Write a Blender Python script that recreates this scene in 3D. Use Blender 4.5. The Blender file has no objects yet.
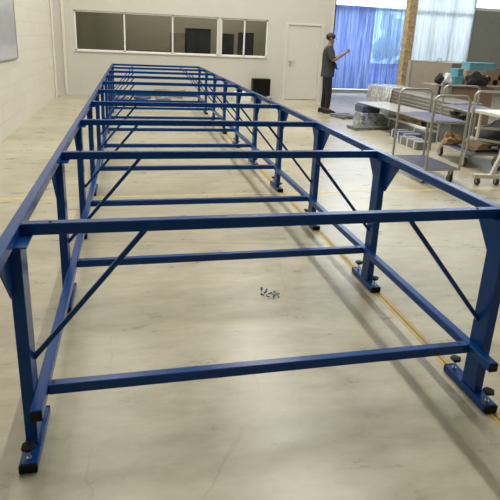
import bpy, bmesh, math, random
from mathutils import Vector, Matrix
random.seed(7)
S = bpy.context.scene
COL = S.collection
PI = math.pi

# ------------------------------------------------------------------ materials
def new_mat(name):
    m = bpy.data.materials.new(name); m.use_nodes = True
    nt = m.node_tree
    return m, nt, nt.nodes['Principled BSDF']

def pmat(name, col, rough=.5, metal=0., var=.0, scale=8., bump=0., bscale=60., spec=.5, trans=0., alpha=1., coat=0., stretch=None):
    m, nt, b = new_mat(name)
    b.inputs['Roughness'].default_value = rough
    b.inputs['Metallic'].default_value = metal
    b.inputs['Specular IOR Level'].default_value = spec
    b.inputs['Transmission Weight'].default_value = trans
    b.inputs['Alpha'].default_value = alpha
    b.inputs['Coat Weight'].default_value = coat
    tc = nt.nodes.new('ShaderNodeTexCoord')
    src = tc.outputs['Object']
    if stretch:
        mp = nt.nodes.new('ShaderNodeMapping'); mp.inputs['Scale'].default_value = stretch
        nt.links.new(src, mp.inputs['Vector']); src = mp.outputs['Vector']
    n = nt.nodes.new('ShaderNodeTexNoise'); n.inputs['Scale'].default_value = scale; n.inputs['Detail'].default_value = 5
    nt.links.new(src, n.inputs['Vector'])
    r = nt.nodes.new('ShaderNodeValToRGB')
    lo = [max(0, c*(1-var)) for c in col]; hi = [min(1, c*(1+var)) for c in col]
    r.color_ramp.elements[0].position = .3; r.color_ramp.elements[1].position = .7
    r.color_ramp.elements[0].color = (*lo, 1); r.color_ramp.elements[1].color = (*hi, 1)
    nt.links.new(n.outputs['Fac'], r.inputs['Fac'])
    nt.links.new(r.outputs['Color'], b.inputs['Base Color'])
    if bump:
        n2 = nt.nodes.new('ShaderNodeTexNoise'); n2.inputs['Scale'].default_value = bscale; n2.inputs['Detail'].default_value = 3
        nt.links.new(src, n2.inputs['Vector'])
        bp = nt.nodes.new('ShaderNodeBump'); bp.inputs['Strength'].default_value = bump; bp.inputs['Distance'].default_value = .01
        nt.links.new(n2.outputs['Fac'], bp.inputs['Height']); nt.links.new(bp.outputs['Normal'], b.inputs['Normal'])
    return m

M = {}
M['blue'] = pmat('blue_powder_coat', (.0028, .047, .205), .23, var=.10, scale=3, bump=.04, bscale=900, spec=.22, coat=0.)
M['black'] = pmat('black_plastic', (.006, .006, .006), .45, var=.15, spec=.15)
M['chrome'] = pmat('zinc_steel', (.62, .63, .64), .28, 1., var=.08)
M['alu'] = pmat('aluminium', (.60, .60, .58), .38, 1., var=.10, scale=14)
M['tube'] = pmat('grey_tube', (.46, .445, .41), .35, .65, var=.10, scale=14)
M['deck'] = pmat('blue_grey_deck', (.095, .095, .165), .5, var=.25, scale=120, spec=.3)
M['rubber'] = pmat('rubber', (.03, .03, .032), .6, var=.2)
M['hub'] = pmat('wheel_hub', (.30, .30, .29), .45, var=.1)
M['white_steel'] = pmat('white_steel', (.62, .60, .52), .4, var=.06)
M['white'] = pmat('white_paint', (.80, .80, .77), .4, var=.03)
M['board'] = pmat('white_board', (.53, .545, .57), .2, var=.04)
M['card'] = pmat('cardboard', (.29, .205, .125), .8, var=.08, scale=5)
M['cardgrey'] = pmat('grey_brown_cardboard', (.275, .235, .195), .8, var=.05, scale=4)
M['wood'] = pmat('pallet_wood', (.40, .30, .18), .75, var=.3, scale=10, stretch=(1, 6, 6))
M['post'] = pmat('ochre_post', (.40, .31, .165), .8, var=.35, scale=14)
M['teal'] = pmat('teal_box', (.12, .34, .42), .6, var=.1)
M['dark'] = pmat('dark_fabric', (.022, .022, .026), .85, var=.5, scale=20, bump=.4)
M['bagwhite'] = pmat('pale_plastic_bag', (.62, .66, .70), .3, var=.15, scale=25, bump=.5)
M['paper'] = pmat('brown_paper', (.25, .155, .075), .8, var=.5, scale=22, bump=.9)
M['skin'] = pmat('skin', (.30, .155, .10), .5, var=.08)
M['hair'] = pmat('hair', (.02, .015, .012), .6, var=.3, scale=60, bump=.6)
M['shirt'] = pmat('shirt', (.034, .040, .044), .85, var=.15, scale=18, bump=.3)
M['trousers'] = pmat('trousers', (.008, .009, .012), .8, var=.2, scale=18, bump=.3)
M['navy'] = pmat('navy_cloth', (.018, .026, .07), .8, var=.2)
M['shoe'] = pmat('shoe', (.018, .015, .014), .5, var=.2)
M['eye'] = pmat('eye', (.5, .48, .45), .2)
M['lip'] = pmat('lip', (.24, .09, .075), .5)
M['phone'] = pmat('phone', (.02, .02, .024), .15)
M['yellow'] = pmat('yellow_tape', (.42, .285, .065), .5, var=.22, scale=9)
M['paleyellow'] = pmat('worn_yellow_tape', (.60, .49, .20), .5, var=.15, scale=9)
M['tapegap'] = pmat('brown_tape_gap', (.13, .09, .035), .6, var=.2)
M['cab'] = pmat('dark_cabinet', (.035, .036, .036), .5, var=.15)
M['tan'] = pmat('tan_panel', (.40, .33, .22), .6, var=.06)
M['cream'] = pmat('cream_brick_paint', (.72, .66, .52), .7, var=.05)
M['redfab'] = pmat('dark_red_fabric', (.16, .035, .03), .8, var=.3)
M['greygreen'] = pmat('grey_green_panel', (.30, .31, .28), .6, var=.04)
M['film_grey'] = pmat('bundle_grey', (.20, .205, .21), .35, .3, var=.45, scale=16, stretch=(6, 1, 6))
M['film_blue'] = pmat('bundle_blue', (.06, .075, .14), .3, var=.5, scale=22)
M['leaf'] = pmat('leaf', (.12, .22, .10), .6, var=.5, scale=5)
M['bark'] = pmat('bark', (.12, .09, .06), .9, var=.3)
M['asphalt'] = pmat('pale_paving', (.55, .55, .54), .8, var=.1, scale=2)
M['door'] = pmat('door_paint', (.66, .64, .575), .45, var=.02)
M['ceil'] = pmat('ceiling_paint', (.75, .75, .73), .8, var=.03)
M['profile'] = pmat('pale_profile', (.29, .27, .235), .35, .25, var=.12, scale=7)
M['binGrey'] = pmat('grey_plastic', (.13, .135, .14), .45, var=.08)
M['screw'] = pmat('dark_screw', (.16, .24, .32), .4, .6, var=.3)

def floor_mat():
    m, nt, b = new_mat('polished_concrete')
    N = nt.nodes.new; L = nt.links.new
    tc = N('ShaderNodeTexCoord')
    n1 = N('ShaderNodeTexNoise'); n1.inputs['Scale'].default_value = .9; n1.inputs['Detail'].default_value = 8; n1.inputs['Roughness'].default_value = .62; n1.inputs['Distortion'].default_value = .5
    n2 = N('ShaderNodeTexNoise'); n2.inputs['Scale'].default_value = 6; n2.inputs['Detail'].default_value = 8; n2.inputs['Roughness'].default_value = .65
    mp = N('ShaderNodeMapping'); mp.inputs['Scale'].default_value = (.55, 1.3, 1)
    L(tc.outputs['Object'], mp.inputs['Vector'])
    for n in (n1, n2): L(mp.outputs['Vector'], n.inputs['Vector'])
    r = N('ShaderNodeValToRGB')
    r.color_ramp.elements[0].position = .34; r.color_ramp.elements[1].position = .64
    r.color_ramp.elements[0].color = (.27, .247, .170, 1); r.color_ramp.elements[1].color = (.50, .468, .355, 1)
    mx = N('ShaderNodeMath'); mx.operation = 'MULTIPLY_ADD'; mx.inputs[1].default_value = .55; mx.inputs[2].default_value = 0
    ad = N('ShaderNodeMath'); ad.operation = 'MULTIPLY_ADD'; ad.inputs[1].default_value = .45
    L(n1.outputs['Fac'], mx.inputs[0]); L(n2.outputs['Fac'], ad.inputs[0]); L(mx.outputs[0], ad.inputs[2])
    L(ad.outputs[0], r.inputs['Fac'])
    # hairline cracks, faint
    v = N('ShaderNodeTexVoronoi'); v.feature = 'DISTANCE_TO_EDGE'; v.inputs['Scale'].default_value = .85
    nd = N('ShaderNodeTexNoise'); nd.inputs['Scale'].default_value = 3; nd.inputs['Detail'].default_value = 4
    L(tc.outputs['Object'], nd.inputs['Vector'])
    vm = N('ShaderNodeMixRGB'); vm.inputs['Fac'].default_value = .18
    L(tc.outputs['Object'], vm.inputs['Color1']); L(nd.outputs['Color'], vm.inputs['Color2']); L(vm.outputs['Color'], v.inputs['Vector'])
    cr = N('ShaderNodeMath'); cr.operation = 'LESS_THAN'; cr.inputs[1].default_value = .0035
    L(v.outputs['Distance'], cr.inputs[0])
    gate = N('ShaderNodeTexNoise'); gate.inputs['Scale'].default_value = 1.3
    L(tc.outputs['Object'], gate.inputs['Vector'])
    gt = N('ShaderNodeMath'); gt.operation = 'GREATER_THAN'; gt.inputs[1].default_value = .5
    L(gate.outputs['Fac'], gt.inputs[0])
    cm = N('ShaderNodeMath'); cm.operation = 'MULTIPLY'; L(cr.outputs[0], cm.inputs[0]); L(gt.outputs[0], cm.inputs[1])
    # saw-cut joint
    sp = N('ShaderNodeSeparateXYZ'); L(tc.outputs['Object'], sp.inputs[0])
    jx = N('ShaderNodeMath'); jx.operation = 'MULTIPLY_ADD'; jx.inputs[1].default_value = .155
    L(sp.outputs['X'], jx.inputs[0]); L(sp.outputs['Y'], jx.inputs[2])
    jd = N('ShaderNodeMath'); jd.operation = 'SUBTRACT'; jd.inputs[1].default_value = 2.218; L(jx.outputs[0], jd.inputs[0])
    ja = N('ShaderNodeMath'); ja.operation = 'ABSOLUTE'; L(jd.outputs[0], ja.inputs[0])
    jl = N('ShaderNodeMath'); jl.operation = 'LESS_THAN'; jl.inputs[1].default_value = .004; L(ja.outputs[0], jl.inputs[0])
    cs = N('ShaderNodeMath'); cs.operation = 'MULTIPLY'; cs.inputs[1].default_value = .14; L(cm.outputs[0], cs.inputs[0])
    js = N('ShaderNodeMath'); js.operation = 'MULTIPLY'; js.inputs[1].default_value = .75; L(jl.outputs[0], js.inputs[0])
    mxx = N('ShaderNodeMath'); mxx.operation = 'MAXIMUM'; L(cs.outputs[0], mxx.inputs[0]); L(js.outputs[0], mxx.inputs[1])
    # small dark scuffs
    sm = N('ShaderNodeMapping'); sm.inputs['Scale'].default_value = (26, 9, 1); sm.inputs['Rotation'].default_value = (0, 0, .6); L(tc.outputs['Object'], sm.inputs['Vector'])
    sn = N('ShaderNodeTexNoise'); sn.inputs['Scale'].default_value = 1.0; sn.inputs['Detail'].default_value = 3; L(sm.outputs['Vector'], sn.inputs['Vector'])
    sr_ = N('ShaderNodeMapRange'); sr_.inputs['From Min'].default_value = .72; sr_.inputs['From Max'].default_value = .80; sr_.inputs['To Max'].default_value = .38; L(sn.outputs['Fac'], sr_.inputs['Value'])
    mx3 = N('ShaderNodeMath'); mx3.operation = 'MAXIMUM'; L(mxx.outputs[0], mx3.inputs[0]); L(sr_.outputs['Result'], mx3.inputs[1]); mxx = mx3
    mix = N('ShaderNodeMixRGB'); mix.inputs['Color2'].default_value = (.13, .11, .08, 1)
    L(mxx.outputs[0], mix.inputs['Fac']); L(r.outputs['Color'], mix.inputs['Color1']); L(mix.outputs['Color'], b.inputs['Base Color'])
    rr = N('ShaderNodeMapRange'); rr.inputs['To Min'].default_value = .20; rr.inputs['To Max'].default_value = .40
    L(n2.outputs['Fac'], rr.inputs['Value']); L(rr.outputs['Result'], b.inputs['Roughness'])
    bp = N('ShaderNodeBump'); bp.inputs['Strength'].default_value = .05; bp.inputs['Distance'].default_value = .02
    L(n2.outputs['Fac'], bp.inputs['Height']); L(bp.outputs['Normal'], b.inputs['Normal'])
    b.inputs['Specular IOR Level'].default_value = .5
    return m
M['floor'] = floor_mat()

def block_wall_mat(name, col, axis):
    m, nt, b = new_mat(name)
    N = nt.nodes.new; L = nt.links.new
    tc = N('ShaderNodeTexCoord'); sp = N('ShaderNodeSeparateXYZ'); cb = N('ShaderNodeCombineXYZ')
    L(tc.outputs['Object'], sp.inputs[0]); L(sp.outputs[axis], cb.inputs['X']); L(sp.outputs['Z'], cb.inputs['Y'])
    br = N('ShaderNodeTexBrick'); br.inputs['Scale'].default_value = 1
    br.inputs['Brick Width'].default_value = .6; br.inputs['Row Height'].default_value = .25; br.inputs['Mortar Size'].default_value = .008
    br.inputs['Mortar Smooth'].default_value = .6
    br.inputs['Color1'].default_value = (*col, 1); br.inputs['Color2'].default_value = (*[c*.96 for c in col], 1); br.inputs['Mortar'].default_value = (*[c*.88 for c in col], 1)
    L(cb.outputs[0], br.inputs['Vector']); L(br.outputs['Color'], b.inputs['Base Color'])
    n = N('ShaderNodeTexNoise'); n.inputs['Scale'].default_value = 40; L(tc.outputs['Object'], n.inputs['Vector'])
    ad = N('ShaderNodeMath'); ad.operation = 'MULTIPLY_ADD'; ad.inputs[1].default_value = -1.
    L(br.outputs['Fac'], ad.inputs[0]); L(n.outputs['Fac'], ad.inputs[2])
    bp = N('ShaderNodeBump'); bp.inputs['Strength'].default_value = .12; bp.inputs['Distance'].default_value = .01
    L(ad.outputs[0], bp.inputs['Height']); L(bp.outputs['Normal'], b.inputs['Normal'])
    b.inputs['Roughness'].default_value = .6
    return m
M['wall'] = block_wall_mat('painted_block_wall', (.77, .74, .645), 'Y')
M['backwall'] = pmat('painted_partition', (.60, .585, .52), .55, var=.02, scale=2)
M['fill_block'] = pmat('dark_fill_blocker', (.16, .16, .155), .7, var=.05)  # dark tone of the added front wall, keeps bounce off the beams
M['brick'] = block_wall_mat('cream_brick', (.75, .68, .52), 'X')

def film_mat(name, col, clear):
    m = bpy.data.materials.new(name); m.use_nodes = True; nt = m.node_tree
    nt.nodes.remove(nt.nodes['Principled BSDF']); out = nt.nodes['Material Output']
    N = nt.nodes.new; L = nt.links.new
    tc = N('ShaderNodeTexCoord'); mp = N('ShaderNodeMapping'); mp.inputs['Scale'].default_value = (9, 9, .35)
    L(tc.outputs['Object'], mp.inputs['Vector'])
    n = N('ShaderNodeTexNoise'); n.inputs['Scale'].default_value = 2; n.inputs['Detail'].default_value = 6; n.inputs['Roughness'].default_value = .7
    L(mp.outputs['Vector'], n.inputs['Vector'])
    r = N('ShaderNodeValToRGB'); r.color_ramp.elements[0].position = .40; r.color_ramp.elements[1].position = .68
    r.color_ramp.elements[0].color = (*col, 1); r.color_ramp.elements[1].color = (*[min(1, c*1.5+.16) for c in col], 1)
    L(n.outputs['Fac'], r.inputs['Fac'])
    t = N('ShaderNodeBsdfTranslucent'); L(r.outputs['Color'], t.inputs['Color'])
    tr = N('ShaderNodeBsdfTransparent'); L(r.outputs['Color'], tr.inputs['Color'])
    g = N('ShaderNodeBsdfGlossy'); g.inputs['Roughness'].default_value = .25
    a = N('ShaderNodeMixShader'); a.inputs['Fac'].default_value = clear
    L(t.outputs[0], a.inputs[1]); L(tr.outputs[0], a.inputs[2])
    b = N('ShaderNodeMixShader'); b.inputs['Fac'].default_value = .06
    L(a.outputs[0], b.inputs[1]); L(g.outputs[0], b.inputs[2]); L(b.outputs[0], out.inputs['Surface'])
    return m
M['film'] = film_mat('blue_film', (.34, .41, .70), .14)
M['filmclear'] = film_mat('thin_blue_film', (.46, .58, .86), .45)
M['filmwhite'] = film_mat('white_film', (.78, .82, .86), .14)

def wrap_mat():
    m = bpy.data.materials.new('stretch_wrap'); m.use_nodes = True; nt = m.node_tree
    b = nt.nodes['Principled BSDF']; out = nt.nodes['Material Output']
    N = nt.nodes.new; L = nt.links.new
    b.inputs['Base Color'].default_value = (.8, .83, .86, 1); b.inputs['Roughness'].default_value = .2
    tr = N('ShaderNodeBsdfTransparent'); mx = N('ShaderNodeMixShader')
    tc = N('ShaderNodeTexCoord'); n = N('ShaderNodeTexNoise'); n.inputs['Scale'].default_value = 12; n.inputs['Detail'].default_value = 6
    L(tc.outputs['Object'], n.inputs['Vector'])
    r = N('ShaderNodeMapRange'); r.inputs['From Min'].default_value = .35; r.inputs['From Max'].default_value = .7; r.inputs['To Min'].default_value = .15; r.inputs['To Max'].default_value = .75
    L(n.outputs['Fac'], r.inputs['Value']); L(r.outputs['Result'], mx.inputs['Fac'])
    bp = N('ShaderNodeBump'); bp.inputs['Strength'].default_value = .5; bp.inputs['Distance'].default_value = .02
    L(n.outputs['Fac'], bp.inputs['Height']); L(bp.outputs['Normal'], b.inputs['Normal'])
    L(tr.outputs[0], mx.inputs[1]); L(b.outputs[0], mx.inputs[2]); L(mx.outputs[0], out.inputs['Surface'])
    return m
M['wrap'] = wrap_mat()

def glass_mat():
    m = bpy.data.materials.new('window_glass'); m.use_nodes = True; nt = m.node_tree
    nt.nodes.remove(nt.nodes['Principled BSDF']); out = nt.nodes['Material Output']
    N = nt.nodes.new; L = nt.links.new
    tr = N('ShaderNodeBsdfTransparent'); tr.inputs['Color'].default_value = (.95, .97, .97, 1)
    g = N('ShaderNodeBsdfGlossy'); g.inputs['Roughness'].default_value = .03
    f = N('ShaderNodeFresnel'); f.inputs['IOR'].default_value = 1.4
    mx = N('ShaderNodeMixShader'); L(f.outputs[0], mx.inputs['Fac']); L(tr.outputs[0], mx.inputs[1]); L(g.outputs[0], mx.inputs[2]); L(mx.outputs[0], out.inputs['Surface'])
    return m
M['glass'] = glass_mat()

# ------------------------------------------------------------------ mesh helpers
class MB:
    def __init__(s): s.bm = bmesh.new()
    def _mat(s, faces, mi):
        for f in faces: f.material_index = mi
    def box(s, lo, hi, bev=0., mi=0, mtx=None):
        c = [(a+b)/2 for a, b in zip(lo, hi)]; d = [abs(b-a) for a, b in zip(lo, hi)]
        t = bmesh.new()
        bmesh.ops.create_cube(t, size=1, matrix=Matrix.Translation(c) @ Matrix.Diagonal((*d, 1)))
        if bev: bmesh.ops.bevel(t, geom=t.edges[:], offset=min(bev, min(d)*.45), segments=1, affect='EDGES', profile=.6)
        if mtx: bmesh.ops.transform(t, matrix=mtx, verts=t.verts)
        s._join(t, mi); return s
    def _join(s, t, mi=0):
        for f in t.faces: f.material_index = mi
        me = bpy.data.meshes.new('tmp'); t.to_mesh(me); t.free()
        s.bm.from_mesh(me); bpy.data.meshes.remove(me)
    def bar(s, a, b, w, h, bev=0., up=(0, 0, 1), mi=0):
        a = Vector(a); b = Vector(b); z = (b-a); L = z.length; z.normalize()
        u = Vector(up)
        if abs(u.dot(z)) > .98: u = Vector((0, 1, 0))
        x = u.cross(z).normalized(); y = z.cross(x)
        m = Matrix((x, y, z)).transposed().to_4x4(); m.translation = (a+b)/2
        s.box((-w/2, -h/2, -L/2), (w/2, h/2, L/2), bev, mi, m); return s
    def cyl(s, a, b, r, r2=None, n=20, bev=0., mi=0):
        a = Vector(a); b = Vector(b); d = b-a
        t = bmesh.new()
        bmesh.ops.create_cone(t, cap_ends=True, segments=n, radius1=r, radius2=r if r2 is None else r2, depth=d.length)
        if bev:
            es = [e for e in t.edges if any(len(f.verts) > 4 for f in e.link_faces)]
            bmesh.ops.bevel(t, geom=es, offset=bev, segments=2, affect='EDGES', profile=.5)
        m = d.to_track_quat('Z', 'Y').to_matrix().to_4x4(); m.translation = (a+b)/2
        bmesh.ops.transform(t, matrix=m, verts=t.verts)
        s._join(t, mi); return s
    def tube(s, pts, r, n=12, mi=0):
        pts = [Vector(p) for p in pts]; t = bmesh.new(); rings = []
        ref = None
        for i, p in enumerate(pts):
            d = (pts[min(i+1, len(pts)-1)] - pts[max(i-1, 0)]).normalized()
            if ref is None:
                ref = Vector((0, 0, 1)) if abs(d.z) < .9 else Vector((1, 0, 0))
            x = (ref - d*ref.dot(d)).normalized(); y = d.cross(x); ref = x
            rr = r[i] if isinstance(r, (list, tuple)) else r
            rings.append([t.verts.new(p + (x*math.cos(k*2*PI/n) + y*math.sin(k*2*PI/n))*rr) for k in range(n)])
        for A, B in zip(rings, rings[1:]):
            for k in range(n): t.faces.new((A[k], A[(k+1) % n], B[(k+1) % n], B[k]))
        t.faces.new(rings[0][::-1]); t.faces.new(rings[-1])
        s._join(t, mi); return s
    def prism(s, poly, axis, a, b, mi=0):
        # poly in the two other axes, extruded along axis from a to b
        t = bmesh.new()
        def P(q, w):
            v = list(q); v.insert(axis, w); return v
        A = [t.verts.new(P(q, a)) for q in poly]; B = [t.verts.new(P(q, b)) for q in poly]
        n = len(poly)
        t.faces.new(A[::-1]); t.faces.new(B)
        for k in range(n): t.faces.new((A[k], A[(k+1) % n], B[(k+1) % n], B[k]))
        bmesh.ops.recalc_face_normals(t, faces=t.faces)
        s._join(t, mi); return s
    def blob(s, c, rad, seed=0, amp=.15, sub=3, mi=0, flat=None):
        rnd = random.Random(seed); t = bmesh.new()
        bmesh.ops.create_icosphere(t, subdivisions=sub, radius=1)
        ph = [(Vector((rnd.uniform(-1, 1), rnd.uniform(-1, 1), rnd.uniform(-1, 1))).normalized(), rnd.uniform(2, 6), rnd.uniform(0, 6)) for _ in range(9)]
        for v in t.verts:
            k = 1 + sum(math.sin(v.co.dot(d)*f + p) for d, f, p in ph)/9*amp*3
            co = v.co*k
            v.co = Vector((c[0]+co.x*rad[0], c[1]+co.y*rad[1], c[2]+co.z*rad[2]))
            if flat is not None and v.co.z < flat: v.co.z = flat
        s._join(t, mi); return s
    def mesh(s, name, mats, smooth=True):
        me = bpy.data.meshes.new(name); s.bm.normal_update(); s.bm.to_mesh(me); s.bm.free()
        for m in (mats if isinstance(mats, (list, tuple)) else [mats]): me.materials.append(M[m])
        if smooth:
            me.polygons.foreach_set('use_smooth', [True]*len(me.polygons))
            me.set_sharp_from_angle(angle=math.radians(35))
        return me

def link(name, me, parent=None, loc=None, rot=None):
    o = bpy.data.objects.new(name, me); COL.objects.link(o)
    if parent: o.parent = parent
    if loc is not None: o.location = loc
    if rot is not None: o.rotation_euler = rot
    return o
def build(name, mb, mats, parent=None, loc=None, rot=None, smooth=True):
    return link(name, mb.mesh(name, mats, smooth), parent, loc, rot)
def tag(o, label, cat, group=None, kind=None):
    o['label'] = label; o['category'] = cat
    if group: o['group'] = group
    if kind: o['kind'] = kind
    return o
def thing(name, label, cat, loc=(0, 0, 0), rz=0., group=None):
    o = bpy.data.objects.new(name, None); COL.objects.link(o); o.empty_display_size = .1
    o.location = loc; o.rotation_euler = (0, 0, rz)
    return tag(o, label, cat, group)
def copy_tree(o, parent=None):
    c = o.copy(); COL.objects.link(c)
    if parent: c.parent = parent
    for ch in list(o.children): copy_tree(ch, c)
    return c
def struct(name, mb, mats, label=None):
    o = build(name, mb, mats); o['kind'] = 'structure'
    if label: o['label'] = label
    return o

# ------------------------------------------------------------------ the room
H = 7.5
struct('floor', MB().box((-1.7, -3.5, -.1), (15.2, 15.4, 0)), 'floor')
struct('wall_fill_blocker', MB().box((-1.7, -3.7, 0), (15.2, -3.5, H)), 'fill_block')  # unseen wall behind the camera, added to cut fill on beam fronts
struct('ceiling', MB().box((-1.7, -3.5, H), (15.2, 15.6, H+.1)), 'ceil')
struct('wall_left', MB().box((-1.7, -3.5, 0), (-1.5, 12.95, H)), 'wall')
wb = MB()
Y0, Y1 = 12.7, 12.9
wb.box((-1.5, Y0, 0), (4.62, Y1, 1.15))                       # below the windows
wb.box((-1.5, Y0, 1.15), (-1.0, Y1, 2.15)); wb.box((2.74, Y0, 1.15), (2.80, Y1, 2.15)); wb.box((4.12, Y0, 1.15), (4.62, Y1, 2.15))
wb.box((-1.5, Y0, 2.15), (6.02, Y1, H))
wb.box((5.76, Y0, 0), (6.02, Y1, 2.15))
wb.box((4.62, Y0, 2.11), (5.76, Y1, 2.15))
wb.box((5.9, Y1, 0), (6.02, 15.35, H))                        # return wall beside the glazed recess
struct('wall_back', wb, 'backwall')
# right side: far partition and glazed facade
struct('wall_right', MB().box((15.0, -3.5, 0), (15.2, 15.4, H)), 'backwall')
struct('wall_back_right', MB().box((12.25, 15.3, 0), (15.0, 15.45, 2.95)).box((12.25, 15.3, 7.3), (15.0, 15.45, H)).box((6.02, 15.3, 7.3), (12.25, 15.45, H)), 'greygreen')
# storeroom behind the interior windows
sr = MB(); sr.box((-1.7, 15.4, 0), (5.9, 15.5, 3.2)); sr.box((-1.6, 12.95, 0), (-1.5, 15.4, 3.2)); sr.box((-1.6, 12.95, 3.2), (5.9, 15.5, 3.3))
struct('wall_storeroom', sr, 'brick')

def int_window(name, x0, x1, mull):
    f = MB(); z0, z1 = 1.15, 2.15; y = Y0+.03
    for a, b in ((x0, x0+.04), (x1-.04, x1)): f.box((a, y, z0), (b, y+.06, z1), .004)
    for a, b in ((z0, z0+.04), (z1-.04, z1)): f.box((x0, y, a), (x1, y+.06, b), .004)
    for xm in mull: f.box((xm-.02, y, z0), (xm+.02, y+.06, z1), .004)
    w = struct(name, f, 'white')
    build('pane', MB().box((x0+.03, y+.025, z0+.03), (x1-.03, y+.032, z1-.03)), 'glass', w)
    build('window_sill', MB().box((x0-.03, Y0-.03, z0-.025), (x1+.03, Y0+.03, z0), .005), 'backwall', w)
int_window('window_1', -1.0, 2.74, (.25, 1.5))
int_window('window_2', 2.80, 4.12, (3.46,))

d = MB().box((4.72, Y0+.005, .012), (5.66, Y0+.05, 2.05), .004)
door = struct('door_1', d, 'door')
fr = MB(); fr.box((4.62, Y0-.02, 0), (4.715, Y0+.12, 2.11), .004); fr.box((5.665, Y0-.02, 0), (5.76, Y0+.12, 2.11), .004); fr.box((4.715, Y0-.02, 2.055), (5.665, Y0+.12, 2.11), .004)
build('door_frame', fr, 'door', door)
dh = MB(); dh.cyl((4.80, Y0+.005, 1.08), (4.80, Y0-.012, 1.08), .028, bev=.003); dh.cyl((4.80, Y0, 1.08), (4.80, Y0-.055, 1.08), .011)
dh.tube([(4.80, Y0-.05, 1.08), (4.84, Y0-.055, 1.08), (4.93, Y0-.055, 1.08)], .011)
build('door_handle', dh, 'tube', door)
build('keyhole_plate', MB().cyl((4.80, Y0+.005, .98), (4.80, Y0-.01, .98), .028, bev=.003), 'tube', door)
struct('baseboard_back', MB().box((-1.5, Y0-.015, 0), (4.62, Y0, .07), .003).box((5.76, Y0-.015, 0), (6.02, Y0, .07), .003), 'backwall')
struct('trim_1', MB().box((5.985, Y0-.03, 0), (6.05, Y0, H)).box((6.02, Y0-.03, 0), (6.05, Y1, H)), 'door')

# glazed facade
def facade(name, x0, x1, mulls, z0):
    f = MB(); y = 15.32; z1 = 7.3
    for a, b in ((x0, x0+.06), (x1-.06, x1)): f.box((a, y, z0), (b, y+.08, z1))
    for a, b in ((z0, z0+.1), (z0+2.75, z0+2.83), (4.95, 5.03), (z1-.08, z1)): f.box((x0, y, a), (x1, y+.08, b))
    for xm in mulls: f.box((xm-.025, y, z0), (xm+.025, y+.08, z1))
    w = struct(name, f, 'white')
    build('pane', MB().box((x0+.04, y+.035, z0+.08), (x1-.04, y+.042, z1-.05)), 'glass', w)
facade('window_3', 6.02, 9.86, (), 0)
facade('window_glint_added', 12.25, 15.0, (13.6,), 2.95)  # unseen high glazing, added so the right rail tops catch sky glints
facade('window_4', 9.86, 12.25, (10.66, 11.45), 0)

def film(name, x0, x1, z0, z1, mat, label):
    t = MB(); n = int((x1-x0)/.03)
    top = []
    for k in range(n+1):
        x = x0 + (x1-x0)*k/n
        top.append((x, 15.20+.012*math.sin(k*1.9)+.01*math.sin(k*.7+1)))
    bm = t.bm
    vs = [(bm.verts.new((x, y, z0)), bm.verts.new((x, y, z1))) for x, y in top]
    for a, b in zip(vs, vs[1:]): bm.faces.new((a[0], b[0], b[1], a[1]))
    o = build(name, t, mat)
    so = o.modifiers.new('thick', 'SOLIDIFY'); so.thickness = .0015
    return tag(o, label, 'plastic film')
film('plastic_film_curtain', 6.1, 8.443, .14, 2.85, 'film', 'blue translucent plastic film hanging over the glazing right behind the person')
film('plastic_film_curtain', 8.445, 9.82, 1.02, 2.85, 'filmclear', 'thin see-through blue film with the green tree showing behind it')
film('plastic_film_curtain', 8.445, 9.82, .14, 1.02, 'film', 'deep blue film on the lower glazing left of the ochre post')
film('window_blind', 9.92, 12.2, .14, 4.9, 'filmwhite', 'bright white translucent blind over the window above the brown crate')

# outside
struct('ground_outside', MB().box((-2, 15.6, -.12), (30, 45, -.02)), 'asphalt')
def tree(x, y, label, seed):
    t = thing('tree', label, 'tree', (x, y, 0))
    build('trunk', MB().tube([(0, 0, -.02), (.03, 0, .5), (-.02, .02, 1.1)], [.10, .08, .06]), 'bark', t)
    rnd = random.Random(seed); f = MB()
    for k in range(16):
        f.blob((rnd.uniform(-.8, .8), rnd.uniform(-.6, .6), rnd.uniform(.75, 2.6)), [rnd.uniform(.2, .36)]*3, k+seed, .35, 3)
    build('foliage', f, 'leaf', t)
tree(10.9, 18.6, 'green leafy tree outside the glazing left of the ochre post', 3)

# storeroom furniture
def cabinet(x0, x1, y, h, label):
    c = thing('storage_cabinet', label, 'cabinet', ((x0+x1)/2, y, 0)); w = (x1-x0)/2
    build('body', MB().box((-w, -.2, 0), (w, .2, h), .005), 'cab', c)
    for s in (-1, 1):
        dd = build('door', MB().box((min(0, s*w)+.006, -.22, .06), (max(0, s*w)-.006, -.2, h-.02), .004), 'cab', c)
        build('handle', MB().bar((s*.04, -.232, h*.5), (s*.04, -.232, h*.5+.16), .012, .012), 'chrome', dd)
cabinet(.55, 1.45, 13.6, 1.19, 'low dark cabinet behind the long back window, left of the tan one')
cabinet(1.92, 2.62, 13.55, 1.85, 'tall dark cabinet behind the long back window, right of the tan one')
cabinet(2.66+.25, 3.28, 13.5, 1.75, 'dark cabinet at the left pane of the short back window')
cabinet(3.47, 3.86, 13.5, 1.80, 'narrow dark cabinet at the right pane of the short back window')
tc_ = thing('storage_rack', 'tan wooden rack behind the long back window between two dark cabinets', 'rack', (1.7, 13.6, 0))
build('panel', MB().box((-.2, -.18, 0), (.2, .18, 1.7), .004), 'tan', tc_)
build('shelf', MB().box((-.21, -.2, 1.3), (.21, -.18, 1.33)), 'tan', tc_)

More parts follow.
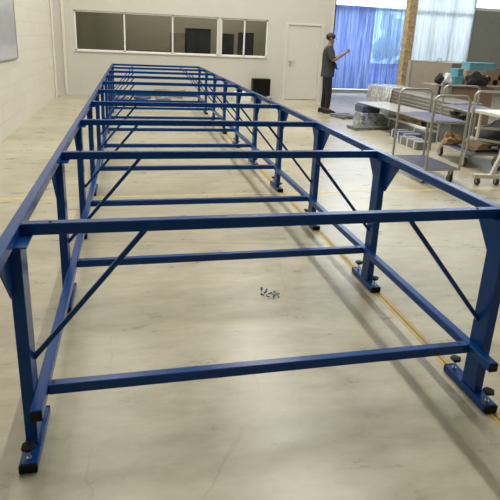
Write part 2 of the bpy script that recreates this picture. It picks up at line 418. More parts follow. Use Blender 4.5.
# left wall fittings
wbd = thing('whiteboard', 'pale board hung on the left wall', 'board', (-1.5, 6.6, 1.14))
build('panel', MB().box((.002, -1.2, .012), (.02, 1.28, 1.0), .002), 'board', wbd)
build('edge_strip', MB().box((.002, -1.21, 0), (.028, 1.29, .012)).box((.002, 1.28, 0), (.028, 1.29, 1.01)).box((.002, -1.21, 1.0), (.028, 1.29, 1.01)), 'hub', wbd)
p_ = MB()
tag(build('wall_conduit', MB().cyl((-1.47, 12.2, 0), (-1.47, 12.2, 4), .025).box((-1.5, 12.18, .5), (-1.46, 12.22, .53)).box((-1.5, 12.18, 1.8), (-1.46, 12.22, 1.83)), 'wall'),
    'painted vertical pipe on the left wall close to the far corner', 'pipe')
tag(build('cable_duct', MB().box((-1.30, 12.66, .07), (-1.24, 12.70, 4.0), .004).box((-1.302, 12.655, .9), (-1.238, 12.66, .93)), 'wall'),
    'painted cable duct running up the back wall beside the far left corner', 'duct')

# floor markings
tag(build('floor_marking', MB().box((1.945, -1.2, 0), (1.966, 12.2, .0012), mi=0).box((1.966, -1.2, 0), (1.976, 12.2, .001), mi=1).box((1.976, -1.2, 0), (1.998, 12.2, .0012), mi=0), ['yellow', 'tapegap'], loc=(.03, 0, 0)),
    'yellow double line on the floor under the right hand legs', 'floor marking')
tag(build('floor_marking', MB().box((-1.49, 3.40, 0), (1.95, 3.44, .0009)).box((2.06, 3.40, 0), (6.2, 3.44, .0009)), 'paleyellow'),
    'pale worn yellow line crossing the floor from side to side', 'floor marking')

# ------------------------------------------------------------------ the long blue frame
W = 1.954; D = 1.2; NF = 10; TOP = .95; T = .044
fr = thing('steel_table_frame', 'very long blue steel table frame on levelling feet', 'table frame', (W/2, D*(NF-1)/2, 0))
ORG = Vector(fr.location)
def fpart(name, me, loc=(0, 0, 0), parent=None, rot=None):
    l = Vector(loc) - (ORG if parent is None else Vector((0, 0, 0)))
    return link(name, me, parent or fr, l, rot)
YL = D*(NF-1)
rail_me = MB().box((-.02, -.45, -T), (.02, YL+.04, 0), .003).mesh('top_rail', 'blue')
lrail_me = {q: MB().box((-.0215, -q, -.043), (.0215, YL+.10, 0), .003).mesh('lower_rail', 'blue') for q in (.145, .150)}
cap_me = MB().box((-.0215, -.006, -.043), (.0215, 0, 0), .002).box((-.019, 0, -.040), (.019, .003, -.003)).mesh('end_cap', 'black')
beam_me = MB().box((0.0005, 0, -T), (W-.0005, .04, 0), .003).mesh('cross_beam', 'blue')
bolt_me = MB().cyl((0, 0, -.002), (0, 0, .0025), .006, n=10).mesh('bolt', 'black')
XL0, XL1 = .030, 1.9475
lb_me = MB().box((XL0+.0185, 0, -.045), (XL1-.0185, .04, 0), .003).mesh('lower_beam', 'blue')
leg_me = MB().box((-.0225, -.05, .040), (.0225, .05, .904), .003).mesh('leg', 'blue')
plate_me = {s: MB().box((-.02 if s > 0 else -.056, -.07, .9005), (.056 if s > 0 else .02, .065, .9058)).mesh('top_plate', 'blue') for s in (1, -1)}
gus_me = {(s, q): MB().prism([(s*.05, .9055), (s*.215, .9055), (s*.215, .885), (s*.075, .70), (s*.05, .70)], 0, q*.0155-.004, q*.0155+.004).mesh('gusset', 'blue') for s in (1, -1) for q in (1, -1)}
foot_me = MB().box((-.033, -.16, .004), (.033, .16, .040), .003).mesh('foot', 'blue')
fcap_me = MB().box((-.0335, -.010, .003), (.0335, 0, .0405), .003).mesh('end_cap', 'black')
kb = MB().cyl((0, 0, .087), (0, 0, .102), .025, n=20, bev=.005).cyl((0, 0, .078), (0, 0, .089), .011, n=14)
for k in range(5):
    a = k*2*PI/5; kb.cyl((.0175*math.cos(a), .0175*math.sin(a), .0875), (.0175*math.cos(a), .0175*math.sin(a), .1015), .010, n=10, bev=.003)
knob_me = kb.mesh('adjusting_knob', 'black')
screw_me = MB().cyl((0, 0, 0), (0, 0, .080), .0055, n=10).cyl((0, 0, .040), (0, 0, .046), .0105, n=6).mesh('levelling_screw', 'chrome')
braceL_me = MB().bar((.003, .0, .392), (.436, .0, .908), .019, .019, .003, up=(0, 1, 0)).mesh('brace', 'blue')
braceR_me = MB().bar((-.003, .0, .392), (-.436, .0, .908), .019, .019, .003, up=(0, 1, 0)).mesh('brace', 'blue')

for x in (-.02, W+.02): fpart('top_rail', rail_me, (x, 0, TOP))
for x, q in ((XL0-.003, .145), (XL1+.003, .150)):
    r = fpart('lower_rail', lrail_me[q], (x, 0, .273))
    c = fpart('end_cap', cap_me, (0, -q, 0), r)
    c = fpart('end_cap', cap_me, (0, YL+.10, 0), r, (0, 0, PI))
XLEG = {1: -.017, -1: 1.986}
for i in range(NF):
    y = i*D
    b = fpart('cross_beam', beam_me, (0, y, TOP))
    for bx in (.10, W-.10): fpart('bolt', bolt_me, (bx, .02, 0), b)
    b = fpart('lower_beam', lb_me, (0, y, .273))
    for bx in (.066, W-.066): fpart('bolt', bolt_me, (bx, .02, 0), b)
    fpart('brace', braceL_me, (0, y+.02, 0)); fpart('brace', braceR_me, (1.973, y+.02, 0))
    for s in (1, -1):
        l = fpart('leg', leg_me, (XLEG[s], y, 0))
        fpart('top_plate', plate_me[s], (0, -.04 if i == 0 else 0, 0), l)
        for g in (1, -1): fpart('gusset', gus_me[(g, -s)], (0, 0, 0), l)
        f = fpart('foot', foot_me, (XLEG[s], y+.015, 0))
        fpart('end_cap', fcap_me, (0, -.16, 0), f); fpart('end_cap', fcap_me, (0, .16, 0), f, (0, 0, PI))
        for q in (1, -1):
            fpart('adjusting_knob', knob_me, (0, q*.130, 0), f); fpart('levelling_screw', screw_me, (0, q*.130, 0), f)

# screws dropped on the floor
rnd = random.Random(4)
scr = MB().cyl((-.010, 0, .0040), (.010, 0, .0040), .0032, n=8).cyl((.010, 0, .0062), (.014, 0, .0062), .0062, n=6).mesh('screw', 'screw')
for k, (sx, sy) in enumerate(((-.045, .055), (-.03, .02), (-.05, -.01), (-.015, .045), (0, .005), (-.02, -.035), (.02, -.02), (.035, .025), (.045, -.045), (.01, -.06), (.055, -.01), (-.035, .075))):
    o = link('screw', scr, None, (1.262+sx, 1.13+sy, 0), (0, 0, rnd.uniform(0, 6)))
    tag(o, 'tiny loose dark screw in the little heap on the bare floor', 'screw', 'loose screws in a heap on the floor')

# ------------------------------------------------------------------ trolleys
def arc_path(x0, x1, z0, z1, r, n=6):
    pts = [(x0, 0, z0)]
    for k in range(n+1):
        a = PI - k*PI/2/n; pts.append((x0+r+r*math.cos(a), 0, z1-r+r*math.sin(a)))
    for k in range(n+1):
        a = PI/2 - k*PI/2/n; pts.append((x1-r+r*math.cos(a), 0, z1-r+r*math.sin(a)))
    pts.append((x1, 0, z0)); return pts
def trolley(label, loc, rz, w, l, zu, cast, zl=.20, hz=1.08):
    t = thing('platform_trolley', label, 'trolley', loc, rz, None)
    def deck(nm, z):
        dk = build(nm, MB().box((-w/2, -l/2, z-.028), (w/2, l/2, z-.004), .004), 'tube', t)
        build('deck_mat', MB().box((-w/2+.014, -l/2+.014, z-.006), (w/2-.014, l/2-.014, z), .002), 'deck', dk)
    deck('lower_deck', zl); deck('upper_deck', zu)
    for s in (-1, 1):
        m = MB().tube(arc_path(-w/2+.012, w/2-.012, zl-.02, hz, .075), .0155)
        build('handle_frame', m, 'tube', t, (0, s*(l/2+.0145), 0))
        if s > 0:
            pass
    for sx in (-1, 1):
        for sy in (-1, 1):
            x, y = sx*(w/2-.06), sy*(l/2-.07)
            c = build('castor', MB().box((-.035, -.035, 0), (.035, .035, .006)).cyl((0, 0, -.02), (0, 0, 0), .018, n=14)
                      .box((-.024, -.02, -(zl-.028)+cast*.45), (-.020, .03, -.016)).box((.020, -.02, -(zl-.028)+cast*.45), (.024, .03, -.016)), 'tube', t, (x, y, zl-.034))
            zc = -(zl-.034)+cast
            wl = MB().cyl((-.015, .012, zc), (.015, .012, zc), cast, n=24, bev=.006)
            ww = build('wheel', wl, 'rubber', c)
            build('hub', MB().cyl((-.019, .012, zc), (.019, .012, zc), cast*.5, n=18), 'hub', ww)
    return t
trolley('small two-deck grey tube trolley with blue grey boards, nearest to the blue frame', (4.09, 4.05, 0), 0, .49, .80, .785, .052)
trB = trolley('larger two-deck trolley with paper and cardboard on its lower deck, behind the small trolley', (5.30, 4.86, 0), -.10, .60, .86, .80, .068, .21, 1.075)

def on_B(x, y, z):
    a = -.10; return (5.30+x*math.cos(a)-y*math.sin(a), 4.86+x*math.sin(a)+y*math.cos(a), z)
tag(build('crumpled_paper', MB().blob((0, 0, .085), (.13, .13, .085), 5, .40, 4, flat=.002), 'paper', loc=on_B(-.14, .235, .21)), 'crumpled brown packing paper at the far left end of the larger trolley', 'paper')
cs = thing('cardboard_sheet', 'brown folded cardboard pile with dark edges on the larger trolley', 'cardboard', on_B(.08, -.16, .2125), .02)
build('sheet_stack', MB().box((-.17, -.16, .0), (.19, .19, .035), .003).box((-.15, -.15, .035), (.17, .17, .055), .003).prism([(-.15, .055), (.16, .055), (.13, .10), (-.05, .115)], 1, -.13, .16), 'card', cs)
build('dark_cover', MB().box((-.19, -.17, .0), (.20, -.16, .03)).prism([(.02, .056), (.20, .056), (.18, .095), (.06, .112)], 1, -.185, -.135), 'dark', cs)
build('paper_label', MB().box((.05, -.19, .058), (.15, -.186, .085)), 'white', cs)
tag(build('plastic_bag', MB().blob((0, 0, .06), (.075, .07, .075), 9, .2, 3, flat=.0), 'bagwhite', loc=on_B(.13, .20, .211)), 'small pale blue plastic bag between paper and cardboard on the larger trolley', 'bag')
db = thing('tool_bag', 'black soft bag on the floor behind the larger trolley', 'bag', (6.55, 5.9, 0))
build('body', MB().blob((0, 0, .19), (.40, .30, .22), 12, .22, 4, flat=.0), 'dark', db)
build('carry_strap', MB().tube([(-.2, -.05, .36), (-.12, -.08, .47), (.1, -.08, .48), (.2, -.05, .36)], .012), 'dark', db)

# ------------------------------------------------------------------ white castor stand, far right
st = thing('machine_stand', 'cream white steel stand on castors at the right picture edge', 'stand', (4.95, 3.62, 0))
build('base_beam', MB().bar((-.43, -.01, .115), (.48, -.10, .095), .06, .05, .004), 'white_steel', st)
build('cross_foot', MB().bar((.45, -.30, .10), (.45, .72, .10), .05, .045, .004), 'white_steel', st)
build('leg', MB().bar((-.19, -.03, .12), (.08, .0, .80), .05, .045, .004, up=(0, 1, 0)), 'white_steel', st)
build('leg', MB().bar((.45, .64, .12), (.42, .56, .80), .04, .04, .004, up=(1, 0, 0)), 'white_steel', st)
build('drop_post', MB().box((-.02, .60, .44), (.012, .632, .80), .003), 'white_steel', st)
build('tray', MB().box((-.03, -.02, .80), (.75, .72, .845), .006).box((-.03, -.03, .78), (.75, -.02, .87), .004), 'white_steel', st)
build('side_rail', MB().bar((-.02, .66, .60), (.72, .60, .585), .03, .03, .003).bar((-.05, .66, .46), (.72, .50, .37), .035, .03, .003), 'white_steel', st)
build('upright', MB().box((.16, .10, .845), (.42, .32, 1.16), .01), 'white_steel', st)
build('clamp', MB().cyl((.13, -.04, .78), (.13, -.04, .89), .018, n=12).box((.10, -.06, .80), (.16, -.03, .86), .004), 'tube', st)
for x, y in ((-.37, -.02), (.45, -.14), (.45, .66), (-.12, -.05)):
    c = build('castor', MB().box((-.022, -.02, .045), (-.018, .02, .09)).box((.018, -.02, .045), (.022, .02, .09)).box((-.025, -.025, .085), (.025, .025, .09)), 'tube', st, (x, y, 0))
    w_ = build('wheel', MB().cyl((-.015, 0, .045), (.015, 0, .045), .045, n=20, bev=.005), 'rubber', c)
    build('hub', MB().cyl((-.018, 0, .045), (.018, 0, .045), .022, n=14), 'hub', w_)

# ------------------------------------------------------------------ long goods on the right
def pallet(loc, w, l, label, rz=0.):
    t = thing('wooden_pallet', label, 'pallet', loc, rz)
    n = 6
    for k in range(n):
        y0 = -l/2 + k*(l-.1)/(n-1)
        build('deck_slat', MB().box((-w/2, y0, .108), (w/2, y0+.1, .13), .003), 'wood', t)
    for x in (-w/2+.05, 0, w/2-.05):
        build('stringer', MB().box((x-.045, -l/2, .022), (x+.045, l/2, .108), .003), 'wood', t)
        build('skid', MB().box((x-.05, -l/2, 0), (x+.05, l/2, .022), .002), 'wood', t)
    return t
pallet((6.25, 7.1, 0), .72, 1.2, 'wooden pallet under the near half of the wrapped profile stack')
pallet((6.25, 9.1, 0), .72, 1.2, 'wooden pallet under the far half of the wrapped profile stack')
prof_me = MB().box((-.078, -1.75, 0), (.078, 1.75, .014), .004).box((-.078, -1.75, .056), (.078, 1.75, .070), .004).box((-.060, -1.748, .01), (.060, 1.748, .06)).mesh('aluminium_profile', 'profile')
for k in range(8):
    for j in range(4):
        o = link('aluminium_profile', prof_me, None, (6.01+j*.158, 8.12+random.uniform(-.06, .06), .131+k*.0705))
        tag(o, 'long pale aluminium profile lying in the layered stack behind the trolleys', 'profile', 'pale profiles in the layered stack')
wm = MB()
bm = wm.bm; ring = []
for y in (9.78, 9.4, 9.0, 8.6):
    pr = [(5.90, .135), (5.90, .45), (5.905, .735), (6.25, .742), (6.60, .735), (6.60, .135)]
    ring.append([bm.verts.new((x+random.uniform(-.006, .006), y, z+random.uniform(-.004, .006))) for x, z in pr])
for A, B in zip(ring, ring[1:]):
    for k in range(len(A)-1): bm.faces.new((A[k], A[k+1], B[k+1], B[k]))
wr = build('stretch_wrap', wm, 'wrap'); so = wr.modifiers.new('t', 'SOLIDIFY'); so.thickness = .001
tag(wr, 'clear plastic wrap around the far end of the pale profile stack', 'plastic wrap')
# grey bundle on the floor, long
def bundle(loc, w, l, h, rows, cols, mat, label, group=None, rz=0., capm=None):
    t = thing('wrapped_bundle', label, 'bundle', loc, rz, group)
    dw, dh_ = w/cols, h/rows
    for a in range(rows):
        for b in range(cols):
            build('profile', MB().box((-w/2+b*dw+.002, -l/2, a*dh_+.001), (-w/2+(b+1)*dw-.002, l/2, (a+1)*dh_-.001), .006), mat, t)
    for yy in (-l*.36, 0, l*.36):
        build('strap', MB().box((-w/2-.003, yy-.02, 0), (-w/2-.0005, yy+.02, h+.003)).box((-w/2-.003, yy-.02, h+.0005), (w/2+.003, yy+.02, h+.003)).box((w/2+.0005, yy-.02, 0), (w/2+.003, yy+.02, h+.003)), capm or 'bagwhite', t)
    return t
bundle((5.65, 7.75, 0), .33, 2.9, .19, 2, 3, 'film_grey', 'long low bundle of grey profiles on the floor beside the pale stack', rz=-.03)
bundle((5.24, 6.62, 0), .30, .62, .14, 1, 2, 'film_blue', 'short dark blue wrapped bundle on the floor just behind the small trolley')
bundle((5.06, 5.98, 0), .27, .62, .13, 1, 2, 'film_grey', 'short grey strapped bundle on the floor nearest behind the small trolley')
bn_ = thing('storage_bin', 'grey plastic bin on the floor between the small trolley and the pale stack', 'bin', (5.80, 6.02, 0))
build('tub', MB().prism([(-.15, 0), (.15, 0), (.18, .40), (-.18, .40)], 1, -.16, .16), 'binGrey', bn_)
build('rim', MB().box((-.20, -.18, .385), (.20, .18, .415), .006), 'binGrey', bn_)
build('lid', MB().box((-.185, -.165, .415), (.185, .165, .43), .005), 'film_grey', bn_)
# long white board on a wrapped block
lb = thing('long_panel', 'long white panel lying flat from the wrapped block to the timber crate', 'panel', (5.46, 7.72, .43))
build('panel_face', MB().box((-.36, -.80, .012), (.36, .74, .035), .003), 'board', lb, rot=(0, 0, .10))
build('panel_core', MB().box((-.355, -.795, 0), (.355, .735, .012), .002), 'film_grey', lb, rot=(0, 0, .10))
wbk = thing('wrapped_block', 'dark block wrapped in cloudy plastic film standing under the left end of the white panel', 'block', (5.17, 8.15, 0))
build('core', MB().box((-.20, -.20, 0), (.19, .20, .425), .01), 'film_blue', wbk)
ww = MB().box((-.215, -.215, .004), (.2, .215, .29), .02)
build('film_wrap', ww, 'wrap', wbk)
crt = thing('timber_crate', 'small timber crate under the right hand end of the white panel', 'crate', (5.66, 7.25, .193))
for z in (0, .08, .16):
    build('slat', MB().box((-.13, -.20, z), (.13, .20, z+.06), .003), 'wood', crt)
for sx in (-1, 1):
    build('post', MB().box((sx*.10-.03, -.19, .0605), (sx*.10+.03, -.11, .0795)).box((sx*.10-.03, -.19, .1405), (sx*.10+.03, -.11, .1595)).box((sx*.10-.03, .11, .0605), (sx*.10+.03, .19, .0795)).box((sx*.10-.03, .11, .1405), (sx*.10+.03, .19, .1595)), 'wood', crt)
def flatboard(x0, x1, y0, y1, h, rz, label):
    t = thing('flat_pallet', label, 'pallet', ((x0+x1)/2, (y0+y1)/2, 0), rz); w = (x1-x0)/2; l = (y1-y0)/2
    for k in range(3):
        a = -l + k*(2*l-.09)/2; build('slat', MB().box((-w, a, h*.6), (w, a+.09, h), .003), 'film_grey', t)
    for sx in (-1, 0, 1): build('runner', MB().box((sx*(w-.04)-.03, -l, 0), (sx*(w-.04)+.03, l, h*.6), .003), 'film_grey', t)
tag(build('white_bar', MB().box((-.018, -1.2, 0), (.018, 1.2, .045), .004), 'white', loc=(5.512, 7.62, .195)), 'single white bar lying along the edge of the low grey profile bundle', 'bar')
flatboard(4.90, 5.42, 9.00, 9.50, .07, .25, 'low grey slatted base on the floor behind the wrapped block, nearest the glazing')
flatboard(4.62, 5.44, 7.55, 7.88, .06, .12, 'low grey slatted base on the floor in front of the wrapped block')

# post
po = thing('support_post', 'ochre speckled square post standing in front of the glazing', 'post', (7.31, 10.75, 0))
build('shaft', MB().box((-.11, -.11, .02), (.11, .11, H-.001), .012), 'post', po)
build('base_plate', MB().box((-.17, -.17, 0), (.17, .17, .02), .003), 'tube', po)

# big cardboard crate
gx = thing('cardboard_crate', 'huge grey brown cardboard crate with a flat side, standing right of the ochre post', 'crate', (7.03, 10.05, 0), .25)
build('body', MB().box((0, -1.35, .13), (1.2, .0, 1.30), .008), 'cardgrey', gx)
build('corner_strip', MB().box((-.012, -.10, .13), (0, .01, 1.30), .003).box((-.012, -.135, .13), (-.006, -.125, 1.30)), 'greygreen', gx)
build('pallet_base', MB().box((0, -1.35, .09), (1.2, 0, .13)).box((0, -1.35, 0), (.1, 0, .09)).box((.55, -1.35, 0), (.65, 0, .09)).box((1.1, -1.35, 0), (1.2, 0, .09)), 'wood', gx)
build('rim', MB().box((-.006, -1.356, 1.30), (1.206, .006, 1.312), .003), 'greygreen', gx)
tp = thing('carry_handle', 'small grey handle lying on top of the cardboard crate', 'tool', (7.42, 9.35, 1.313))
build('base', MB().box((-.05, -.11, 0), (.05, .11, .02), .004), 'hub', tp)
build('grip', MB().tube([(0, -.10, .015), (0, -.09, .06), (0, 0, .075), (0, .09, .06), (0, .10, .015)], .012), 'tube', tp)

# workbench with the clutter
bx, by = 7.30, 7.95
bn = thing('workbench', 'cluttered workbench with a pale top behind the trolleys', 'workbench', (bx, by, 0))
build('bench_top', MB().box((-.96, -.32, .88), (1.35, .20, .91), .004), 'cardgrey', bn)
for sx in (-.58, 1.28):
    for sy in (-.26, .14): build('leg', MB().box((sx-.025, sy-.025, 0), (sx+.025, sy+.025, .88), .003), 'tube', bn)
build('stretcher', MB().box((-.555, .125, .25), (1.255, .155, .29), .003), 'tube', bn)
build('front_panel', MB().box((-.545, -.275, .10), (.42, -.255, .88), .004), 'card', bn)
gb = thing('crate_panel', 'grey ribbed panel standing in front of the right half of the workbench', 'panel', (8.15, 7.55, 0))
build('sheet', MB().box((-.28, -.02, 0), (.36, .02, .80), .003), 'greygreen', gb)
build('rib', MB().box((-.10, -.035, 0), (-.06, -.02, .80), .003).box((.14, -.035, 0), (.18, -.02, .80), .003), 'white_steel', gb)
def lidbox(name, loc, w, d_, h, mat, label, cat, rz=0., group=None):
    t = thing(name, label, cat, loc, rz, group)
    build('body', MB().box((-w/2, -d_/2, 0), (w/2, d_/2, h-.03), .004), mat, t)
    build('lid', MB().box((-w/2-.006, -d_/2-.006, h-.03), (w/2+.006, d_/2+.006, h), .005), mat, t)
    return t
lidbox('foam_box', (6.91, 7.86, .911), .18, .25, .17, 'teal', 'lower teal box on the bench at the left of the dark clothes', 'box')
lidbox('foam_box', (6.93, 7.88, 1.082), .15, .22, .15, 'teal', 'small teal box on top of the lower one, left of the dark clothes', 'box', .2)
lidbox('foam_box', (7.09, 8.03, .911), .12, .20, .19, 'teal', 'teal box wedged directly behind the dark clothes', 'box', -.1)
lidbox('foam_box', (7.58, 8.10, 1.202), .62, .30, .16, 'teal', 'long flat teal box lying on the wooden case above the dark clothes', 'box')
bb = thing('shoulder_bag', 'black bag at the left end of the cluttered workbench', 'bag', (6.52, 7.82, .911))
build('body', MB().blob((0, 0, .09), (.09, .085, .10), 21, .22, 3, flat=0.), 'dark', bb)
build('carry_strap', MB().tube([(-.05, 0, .14), (-.025, -.02, .215), (.035, -.02, .21), (.055, 0, .13)], .010), 'dark', bb)
tag(build('plastic_bag', MB().blob((0, 0, .11), (.085, .10, .13), 31, .2, 3, flat=0.), 'bagwhite', loc=(6.66, 7.76, .911)), 'pale plastic bag between the black bag and the teal boxes', 'bag')
jk = thing('jacket', 'heap of dark clothes hanging over the front of the bench', 'clothes', (7.25, 7.66, .911))
build('bulk', MB().blob((0, 0, .12), (.20, .11, .155), 41, .25, 4, flat=0.), 'dark', jk)
build('sleeve', MB().tube([(.12, -.03, .16), (.21, -.04, .13), (.24, -.03, .05)], [.07, .06, .05]), 'dark', jk)
wc = thing('wooden_case', 'tan wooden case with round black fittings on the right half of the bench', 'case', (7.70, 8.10, .911))
build('body', MB().box((-.50, -.16, 0), (.82, .2, .29), .004), 'wood', wc)
build('front_board', MB().box((-.05, -.19, 0), (.70, -.162, .32), .004), 'card', wc)
for x, z in ((.02, .12), (.20, .06), (.31, .16)):
    r_ = build('round_fitting', MB().cyl((x, -.20, z), (x, -.19, z), .06, n=18, bev=.003), 'black', wc)
build('paper_label', MB().box((-.045, -.196, .06), (.0, -.191, .20)), 'white', wc)
build('ring', MB().tube([(.34+.025*math.cos(a*PI/6), -.20, .28+.025*math.sin(a*PI/6)) for a in range(13)], .007, 8), 'white', wc)
tag(build('folded_blanket', MB().blob((0, 0, .10), (.20, .14, .12), 52, .15, 3, flat=0.), 'redfab', loc=(8.36, 7.74, .911)), 'dark red cloth heap at the right end of the bench', 'cloth')
plk = MB().box((-.42, -.1, 0), (.5, .12, .02), .003)
tag(build('dark_board', plk, 'cab', loc=(8.36, 7.96, 1.233)), 'thin dark board lying on the wooden case at the right', 'board')

# things at the far end
bk = thing('equipment_case', 'black upright case on small feet against the far wall left of the door', 'case', (3.90, 12.35, 0))
build('body', MB().box((-.25, -.12, .13), (.25, .12, .60), .015), 'black', bk)
build('front_panel', MB().box((-.21, -.126, .19), (.21, -.12, .55), .004), 'black', bk)
build('stand', MB().box((-.16, -.10, .06), (.16, .10, .13), .006).box((-.05, -.05, .03), (.32, .05, .06), .004), 'black', bk)
for x, y in ((-.14, -.08), (.14, -.08), (-.14, .08), (.14, .08)): build('foot', MB().cyl((x, y, 0), (x, y, .06), .02, n=12), 'rubber', bk)
wd = thing('timber_plank', 'brown timber plank lying against the far wall behind the frame', 'plank', (1.38, 12.45, 0))
build('board', MB().box((-.42, -.06, .17), (.44, .06, .24), .004), 'wood', wd)
for x in (-.3, .3): build('support_block', MB().box((x-.06, -.08, 0), (x+.06, .08, .17), .003), 'card', wd)
build('paper_label', MB().box((.06, -.064, .19), (.24, -.06, .225)), 'board', wd)
rnd = random.Random(9)
for k, (x, y, w) in enumerate(((.05, 11.8, .26), (.66, 11.95, .22), (1.20, 11.9, .20))):
    tag(build('film_bundle', MB().blob((0, 0, .06), (w, .16, .075), 60+k, .22, 3, flat=0.), 'film_grey' if k != 1 else 'film_blue', loc=(x, y, 0)),
        ('grey crumpled film heap on the floor under the far end of the frame, leftmost', 'bluish crumpled film heap in the middle under the far end of the frame', 'grey crumpled film heap on the floor under the far end of the frame, rightmost')[k], 'plastic film')
sb = lidbox('storage_box', (3.36, 12.25, 0), .44, .32, .24, 'white', 'white storage box on the floor left of the black case', 'box')

# ------------------------------------------------------------------ the person
def skin(name, verts, edges, radii, mat, parent=None, root=0, sub=2):
    bm = bmesh.new(); lay = bm.verts.layers.skin.verify()
    vs = []
    for k, (v, r) in enumerate(zip(verts, radii)):
        q = bm.verts.new(v); r = r if isinstance(r, (tuple, list)) else (r, r)
        q[lay].radius = r; q[lay].use_root = (k == root); vs.append(q)
    for a, b in edges: bm.edges.new((vs[a], vs[b]))
    me = bpy.data.meshes.new(name); bm.to_mesh(me); bm.free()
    tmp = bpy.data.objects.new('tmp', me); COL.objects.link(tmp)
    md = tmp.modifiers.new('s', 'SKIN'); md.use_smooth_shade = True; md.branch_smoothing = .4
    sb_ = tmp.modifiers.new('d', 'SUBSURF'); sb_.levels = sub; sb_.render_levels = sub
    dg = bpy.context.evaluated_depsgraph_get(); dg.update()
    out = bpy.data.meshes.new_from_object(tmp.evaluated_get(dg)); out.name = name
    bpy.data.objects.remove(tmp); bpy.data.meshes.remove(me)
    out.materials.clear(); out.materials.append(M[mat])
    out.polygons.foreach_set('use_smooth', [True]*len(out.polygons))
    return link(name, out, parent)
def chain(names, J): return [(a, b) for a, b in zip(names, names[1:])]
ps = thing('person', 'person in a grey shirt and black trousers holding up a phone with both hands', 'person', (4.93, 10.0, 0), -.36)
J = {  # local: +x forward, +y left
 'pelvis': ((0, 0, .93), (.105, .135)), 'belly': ((.015, 0, 1.06), (.125, .145)), 'chest': ((.0, 0, 1.27), (.125, .165)), 'upchest': ((-.012, 0, 1.405), (.085, .12)),
 'neck': ((.005, 0, 1.50), .056), 'jaw': ((.035, 0, 1.565), (.062, .058)), 'head': ((.03, 0, 1.645), (.092, .076)), 'crown': ((.018, 0, 1.72), (.065, .058))}
for s, n in ((1, 'l'), (-1, 'r')):
    fwd = .055 if s < 0 else -.045
    J['sh'+n] = ((-.005, s*.175, 1.405), .068); J['el'+n] = ((.10, s*.245, 1.175), .046); J['wr'+n] = ((.325, s*.085, 1.335), .031); J['pa'+n] = ((.385, s*.062, 1.385), (.030, .020))
    J['hip'+n] = ((.0, s*.085, .86), .10); J['kn'+n] = ((fwd*.8+.025, s*.095, .48), .062); J['an'+n] = ((fwd, s*.10, .10), .042); J['to'+n] = ((fwd+.15, s*.11, .035), .028); J['he'+n] = ((fwd-.03, s*.10, .045), .036)
names = list(J); ix = {k: i for i, k in enumerate(names)}
E_ = [('pelvis', 'belly'), ('belly', 'chest'), ('chest', 'upchest'), ('upchest', 'neck'), ('neck', 'jaw'), ('jaw', 'head'), ('head', 'crown')]
for n in 'lr': E_ += [('upchest', 'sh'+n), ('sh'+n, 'el'+n), ('el'+n, 'wr'+n), ('wr'+n, 'pa'+n), ('pelvis', 'hip'+n), ('hip'+n, 'kn'+n), ('kn'+n, 'an'+n), ('an'+n, 'to'+n), ('an'+n, 'he'+n)]
verts = [J[k][0] for k in names]; rad = [J[k][1] for k in names]; edges = [(ix[a], ix[b]) for a, b in E_]
# fingers: four per hand plus thumb, curled round the phone
for s, n in ((1, 'l'), (-1, 'r')):
    base = ix['pa'+n]; P = Vector(J['pa'+n][0])
    for k, (dz, ln) in enumerate(((.030, .95), (.012, 1.05), (-.006, 1.0), (-.022, .8))):
        a = len(verts); verts += [P+Vector((.035, -s*.004, dz)), P+Vector((.062*ln, -s*.022, dz+.012)), P+Vector((.060*ln, -s*.046, dz+.016))]
        rad += [.0095, .0085, .0075]; edges += [(base, a), (a, a+1), (a+1, a+2)]
    a = len(verts); verts += [P+Vector((-.002, -s*.022, .022)), P+Vector((.012, -s*.040, .048))]; rad += [.011, .009]; edges += [(base, a), (a, a+1)]
body = skin('body', verts, edges, rad, 'skin', ps)
# face details on the head
fc = MB().prism([(.128, 1.615), (.150, 1.62), (.128, 1.665), (.118, 1.665)], 1, -.011, .011)
build('nose', fc, 'skin', ps)
for s in (1, -1):
    build('eye', MB().blob((.113, s*.031, 1.66), (.011, .013, .009), 1, 0, 2), 'eye', ps)
    build('ear', MB().blob((.02, s*.083, 1.64), (.020, .010, .033), 2, .05, 2), 'skin', ps)
build('mouth', MB().blob((.100, 0, 1.583), (.010, .024, .007), 1, 0, 2), 'lip', ps)
hb = MB(); hb.blob((.008, 0, 1.685), (.103, .089, .085), 3, .04, 4)
build('hair', hb, 'hair', ps)
def sub_skin(name, keys, extra, mat, grow, root):
    v = []; r = []; idx = {}
    for k in keys:
        idx[k] = len(v); v.append(J[k][0]); q = J[k][1]; q = q if isinstance(q, tuple) else (q, q); r.append((q[0]+grow, q[1]+grow))
    e = [(idx[a], idx[b]) for a, b in E_ if a in idx and b in idx]
    for k, (co, rr, to) in extra.items():
        idx[k] = len(v); v.append(co); r.append(rr); e.append((idx[to], idx[k]))
    return skin(name, v, e, r, mat, ps, idx[root])
def mid(a, b, t): return tuple(Vector(J[a][0]).lerp(Vector(J[b][0]), t))
sh_ = MB(); rings = []
for z, cx, a, b in ((.82, .0, .155, .195), (.92, .005, .150, .19), (1.06, .012, .150, .178), (1.20, .004, .148, .185), (1.32, -.004, .140, .200), (1.40, -.010, .118, .205), (1.445, -.010, .095, .155), (1.475, -.004, .075, .090), (1.495, .0, .066, .072)):
    rings.append([sh_.bm.verts.new((cx+a*math.cos(t*PI/12), b*math.sin(t*PI/12), z + (.008*math.sin(t*1.3) if z < .9 else 0))) for t in range(24)])
for A, B in zip(rings, rings[1:]):
    for k in range(24): sh_.bm.faces.new((A[k], A[(k+1) % 24], B[(k+1) % 24], B[k]))
for n, sg in (('l', 1), ('r', -1)):
    a = Vector(J['sh'+n][0]); e = Vector(J['el'+n][0])
    sh_.tube([a+Vector((0, -sg*.07, .0)), a, a.lerp(e, .35), a.lerp(e, .78)], [.075, .088, .080, .078], 16)
build('shirt', sh_, 'shirt', ps)
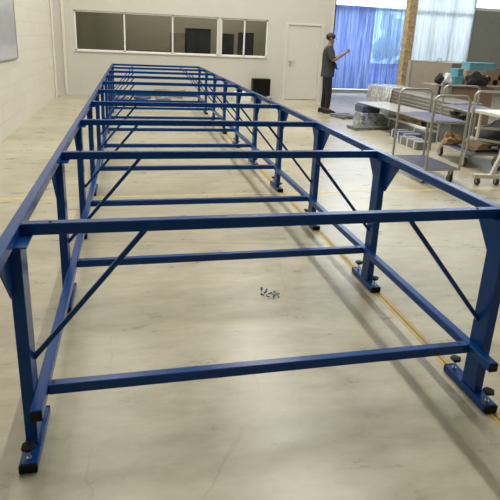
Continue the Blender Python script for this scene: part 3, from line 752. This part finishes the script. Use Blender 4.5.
sub_skin('trousers', ['pelvis', 'hipl', 'hipr', 'knl', 'knr'], {'waist': ((.005, 0, 1.03), (.150, .175), 'pelvis'), 'cuff1': (tuple(Vector(J['anl'][0])+Vector((0, 0, -.01))), (.062, .062), 'knl'), 'cuff2': (tuple(Vector(J['anr'][0])+Vector((0, 0, -.01))), (.062, .062), 'knr')}, 'trousers', .018, 'pelvis')
for s, n in ((1, 'l'), (-1, 'r')):
    a = Vector(J['an'+n][0])
    sh = MB().prism([(a.x-.10, 0), (a.x+.20, 0), (a.x+.215, .03), (a.x+.18, .06), (a.x+.06, .10), (a.x-.09, .11), (a.x-.105, .05)], 1, a.y-.05, a.y+.05)
    bmesh.ops.bevel(sh.bm, geom=sh.bm.edges[:], offset=.014, segments=3, affect='EDGES')
    o = build('shoe', sh, 'shoe', ps)
build('belt_cloth', MB().prism([(.13, 1.16), (.17, 1.13), (.225, .98), (.15, 1.01)], 1, -.13, -.10), 'navy', ps)
ph = thing('smartphone', 'dark smartphone held up in the two hands of the person', 'phone', (4.93+.434*math.cos(-.36), 10.0+.434*math.sin(-.36), 1.463), -.36)
ps.scale = (1.045,)*3
build('casing', MB().box((-.004, -.075, -.037), (.004, .075, .037), .003), 'phone', ph, rot=(0, -.35, 0))
build('display', MB().box((-.0048, -.070, -.033), (-.0040, .070, .033)), 'phone', ph, rot=(0, -.35, 0))

# ------------------------------------------------------------------ light
def area(name, loc, sx, sy, power, col=(1, 1, 1), rot=(0, 0, 0)):
    l = bpy.data.lights.new(name, 'AREA'); l.shape = 'RECTANGLE'; l.size = sx; l.size_y = sy; l.energy = power; l.color = col
    o = bpy.data.objects.new(name, l); COL.objects.link(o); o.location = loc; o.rotation_euler = rot
    return o
area('ceiling_light_strip', (3.6, 8, 7.3), .12, 16, 830, (1, .975, .93))
area('added_glint_light', (7.6, 10.5, 7.35), 3.2, 8, 110, (.97, .98, 1))  # added overhead panel, unseen, gives pale reflections on right hand tops
area('fill_light_wide', (-.3, 8, 7.3), 1.6, 13, 360, (1, .955, .87))  # added soft fill without a real fixture, lifts left wall and floor
area('storeroom_light', (2.5, 14.4, 3.0), 5, 1, 20, (1, .95, .85))

w = bpy.data.worlds.new('sky'); S.world = w; w.use_nodes = True
bg = w.node_tree.nodes['Background']; bg.inputs['Color'].default_value = (.83, .91, 1, 1); bg.inputs['Strength'].default_value = 4.5

# ------------------------------------------------------------------ camera
cd = bpy.data.cameras.new('camera'); cam = bpy.data.objects.new('camera', cd); COL.objects.link(cam)
yaw, pitch, roll, = 0.231318, 0.298123, -0.045734
f = Vector((math.sin(yaw)*math.cos(pitch), math.cos(yaw)*math.cos(pitch), -math.sin(pitch)))
r = Vector((math.cos(yaw), -math.sin(yaw), 0)); dn = f.cross(r)
rr = r*math.cos(roll) + dn*math.sin(roll); dd = dn*math.cos(roll) - r*math.sin(roll)
m = Matrix((rr, -dd, -f)).transposed().to_4x4(); m.translation = (0.39734, -1.84068, 1.60750)
cam.matrix_world = m
cd.sensor_fit = 'HORIZONTAL'; cd.sensor_width = 36; cd.lens = 515.249/500*36
cd.shift_y = -(250-198.412)/500
cd.clip_start = .02; cd.clip_end = 200
S.camera = cam
S.view_settings.view_transform = 'Standard'; S.view_settings.look = 'None'; S.view_settings.gamma = 1; S.view_settings.use_curve_mapping = False
S.view_settings.exposure = 0.0
